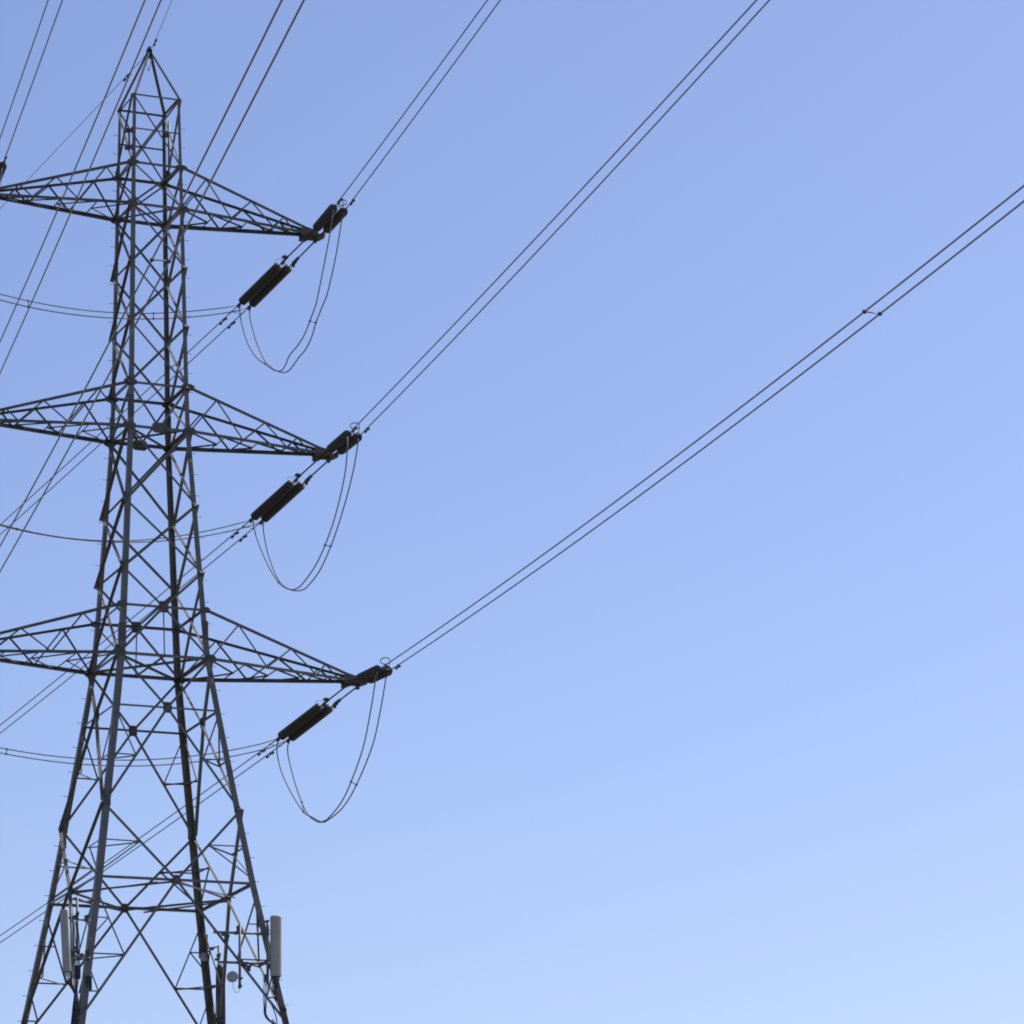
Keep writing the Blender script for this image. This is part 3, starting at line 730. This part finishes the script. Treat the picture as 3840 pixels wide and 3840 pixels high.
pipes('left_antenna_pole', 'upright pipes and arms clamped to the left leg, holding the left antenna', 'antenna mount',
      [('upright_pipe', [(-4.25, -3.80, 22.9), (-4.27, -3.80, 25.7)], .042), ('upright_pipe', [(-3.95, -3.55, 24.0), (-3.97, -3.55, 26.1)], .045),
       ('support_arm', [(-4.4, -3.82, 25.28), (-3.45, -3.52, 25.26)], .04), ('support_arm', [(-4.35, -3.82, 23.95), (-3.5, -3.62, 23.88)], .045),
       ('support_arm', [(-4.1, -3.6, 26.06), (-3.3, -3.3, 25.95)], .04)], None,
      [((-4.18, -3.80, 25.30), .10, .09, .10), ((-4.02, -3.7, 25.38), .06, .07, .16), ((-3.62, -3.58, 25.33), .09, .08, .16), ((-4.22, -3.80, 23.98), .12, .09, .12),
       ((-3.92, -3.66, 23.9), .13, .10, .13), ((-3.62, -3.64, 23.98), .08, .07, .24), ((-4.12, -3.76, 24.2), .07, .06, .08), ((-3.45, -3.34, 26.0), .14, .08, .06)])
def radio(c, s, label):
    c = V(c); t = thing('radio_unit', label, 'radio unit', c, 'remote radio units')
    mb = MB(); mb.box(c, (s[0], 0, 0), (0, s[1], 0), (0, 0, s[2])); part(mb, 'housing', DRUM if s[2] < .2 else FITTING, t)
    mb = MB()
    for k in range(6): mb.box(c + V((-s[0] * .8 + s[0] * .32 * k, -s[1] - .015, 0)), (.008, 0, 0), (0, .016, 0), (0, 0, s[2] * .85))
    part(mb, 'cooling_fins', FITTING, t)
radio((-3.98, -3.62, 23.35), (.11, .08, .24), 'dark boxy radio unit on the left leg below the left antenna')
radio((3.27, -3.62, 23.40), (.08, .07, .14), 'pale boxy radio unit tucked behind the foot of the right antenna')
radio((-3.60, -3.72, 22.95), (.12, .09, .26), 'boxy radio unit clamped on the front of the left leg')

def feeder(pts, r, label, group):
    cable('feeder_cable', catmull(pts, 6), r, label, 'cable', group, BLACK, 6)
nl = lambda z, dx=0, dy=0: V((-hw(z) + dx, -hw(z) + dy, z))
nr = lambda z, dx=0, dy=0: V((hw(z) + dx, -hw(z) + dy, z))
fr = lambda z, dx=0, dy=0: V((hw(z) + dx, hw(z) + dy, z))
rnd = random.Random(3)
for k in range(5):
    o = V((-4.56 + .055 * k, -3.95, 23.2))
    feeder([o, o + V((.01, 0, -.18)), V((-4.22 + .02 * k, -3.85, 22.65)), nl(22.2, -.22 + .03 * k, -.05), nl(21.2, -.20 + .03 * k, -.03), nl(19.5, -.16 + .03 * k, 0), nl(10, -.1 + .03 * k, 0), nl(.2, .0 + .03 * k, 0)], .017,
           'black cable in the bundle dropping from the left antenna down the left leg', 'feeder cables on the left leg')
for k in range(3):
    feeder([V((-4.15 + .06 * k, -3.72, 25.2)), V((-4.08 + .07 * k, -3.70, 24.6)), V((-4.02 + .05 * k, -3.72, 23.9)), V((-4.05 + .04 * k, -3.75, 23.1)), nl(22.0, -.27 + .03 * k, .03), nl(20.5, -.25 + .03 * k, .03), nl(8, -.15 + .03 * k, .02), nl(.2, -.1 + .03 * k, .02)], .018,
           'black cable hanging between the clamps beside the left leg', 'feeder cables beside the left leg')
for k in range(5):
    o = V((3.45 + .06 * k, -3.87, 23.34))
    feeder([o, o + V((-.02, 0, -.22)), V((3.42 + .04 * k, -3.88, 22.9)), nr(22.2, -.16 + .035 * k, -.06), nr(21.2, -.16 + .03 * k, -.05), nr(10, -.14 + .03 * k, -.04), nr(.2, -.14 + .03 * k, -.04)], .018,
           'black cable in the bundle dropping from the right antenna down the right leg', 'feeder cables on the right leg')
for k in range(4):
    o = V((3.21 + .04 * k, -3.62, 23.26))
    feeder([o, o + V((.02 * (k - 2), 0, -.35)), V((3.15 + .03 * k, -3.70, 22.35)), V((3.2 + .03 * k, -3.78, 21.9)), nr(21.2, -.35 + .03 * k, -.02), nr(19.0, -.30 + .03 * k, -.02), nr(.2, -.2 + .03 * k, -.02)], .014,
           'thin black cable under the radio unit at the right leg', 'thin cables at the right leg')
feeder([V((1.87, -3.90, 23.15)), V((1.92, -3.90, 22.88)), V((2.04, -3.88, 22.78)), V((2.14, -3.84, 22.86)), V((2.18, -3.80, 23.0))], .009, 'thin cable drooping from the round dish to the foot of its pole', None)
feeder([V((3.22, -3.86, 22.62)), V((3.36, -3.88, 22.42)), V((3.52, -3.90, 22.05)), V((3.58, -3.92, 21.6)), V((3.60, -3.95, 20.6)), nr(8, -.5, 0), nr(.2, -.5, 0)], .022, 'thick black cable curving off the diagonal at the bottom right leg', None)
for k in range(7):
    feeder([V((3.72 + .045 * k, 3.16, 24.9 - .2 * (k % 3))), V((3.72 + .045 * k, 3.2, 23.6)), fr(22.6, -.05 + .05 * k, -.35), fr(21.4, .0 + .05 * k, -.35), fr(8, .0 + .05 * k, -.3), fr(.2, .0 + .05 * k, -.3)], .02,
           'black cable in the bundle running down inside the far right leg', 'feeder cables inside the far right leg')
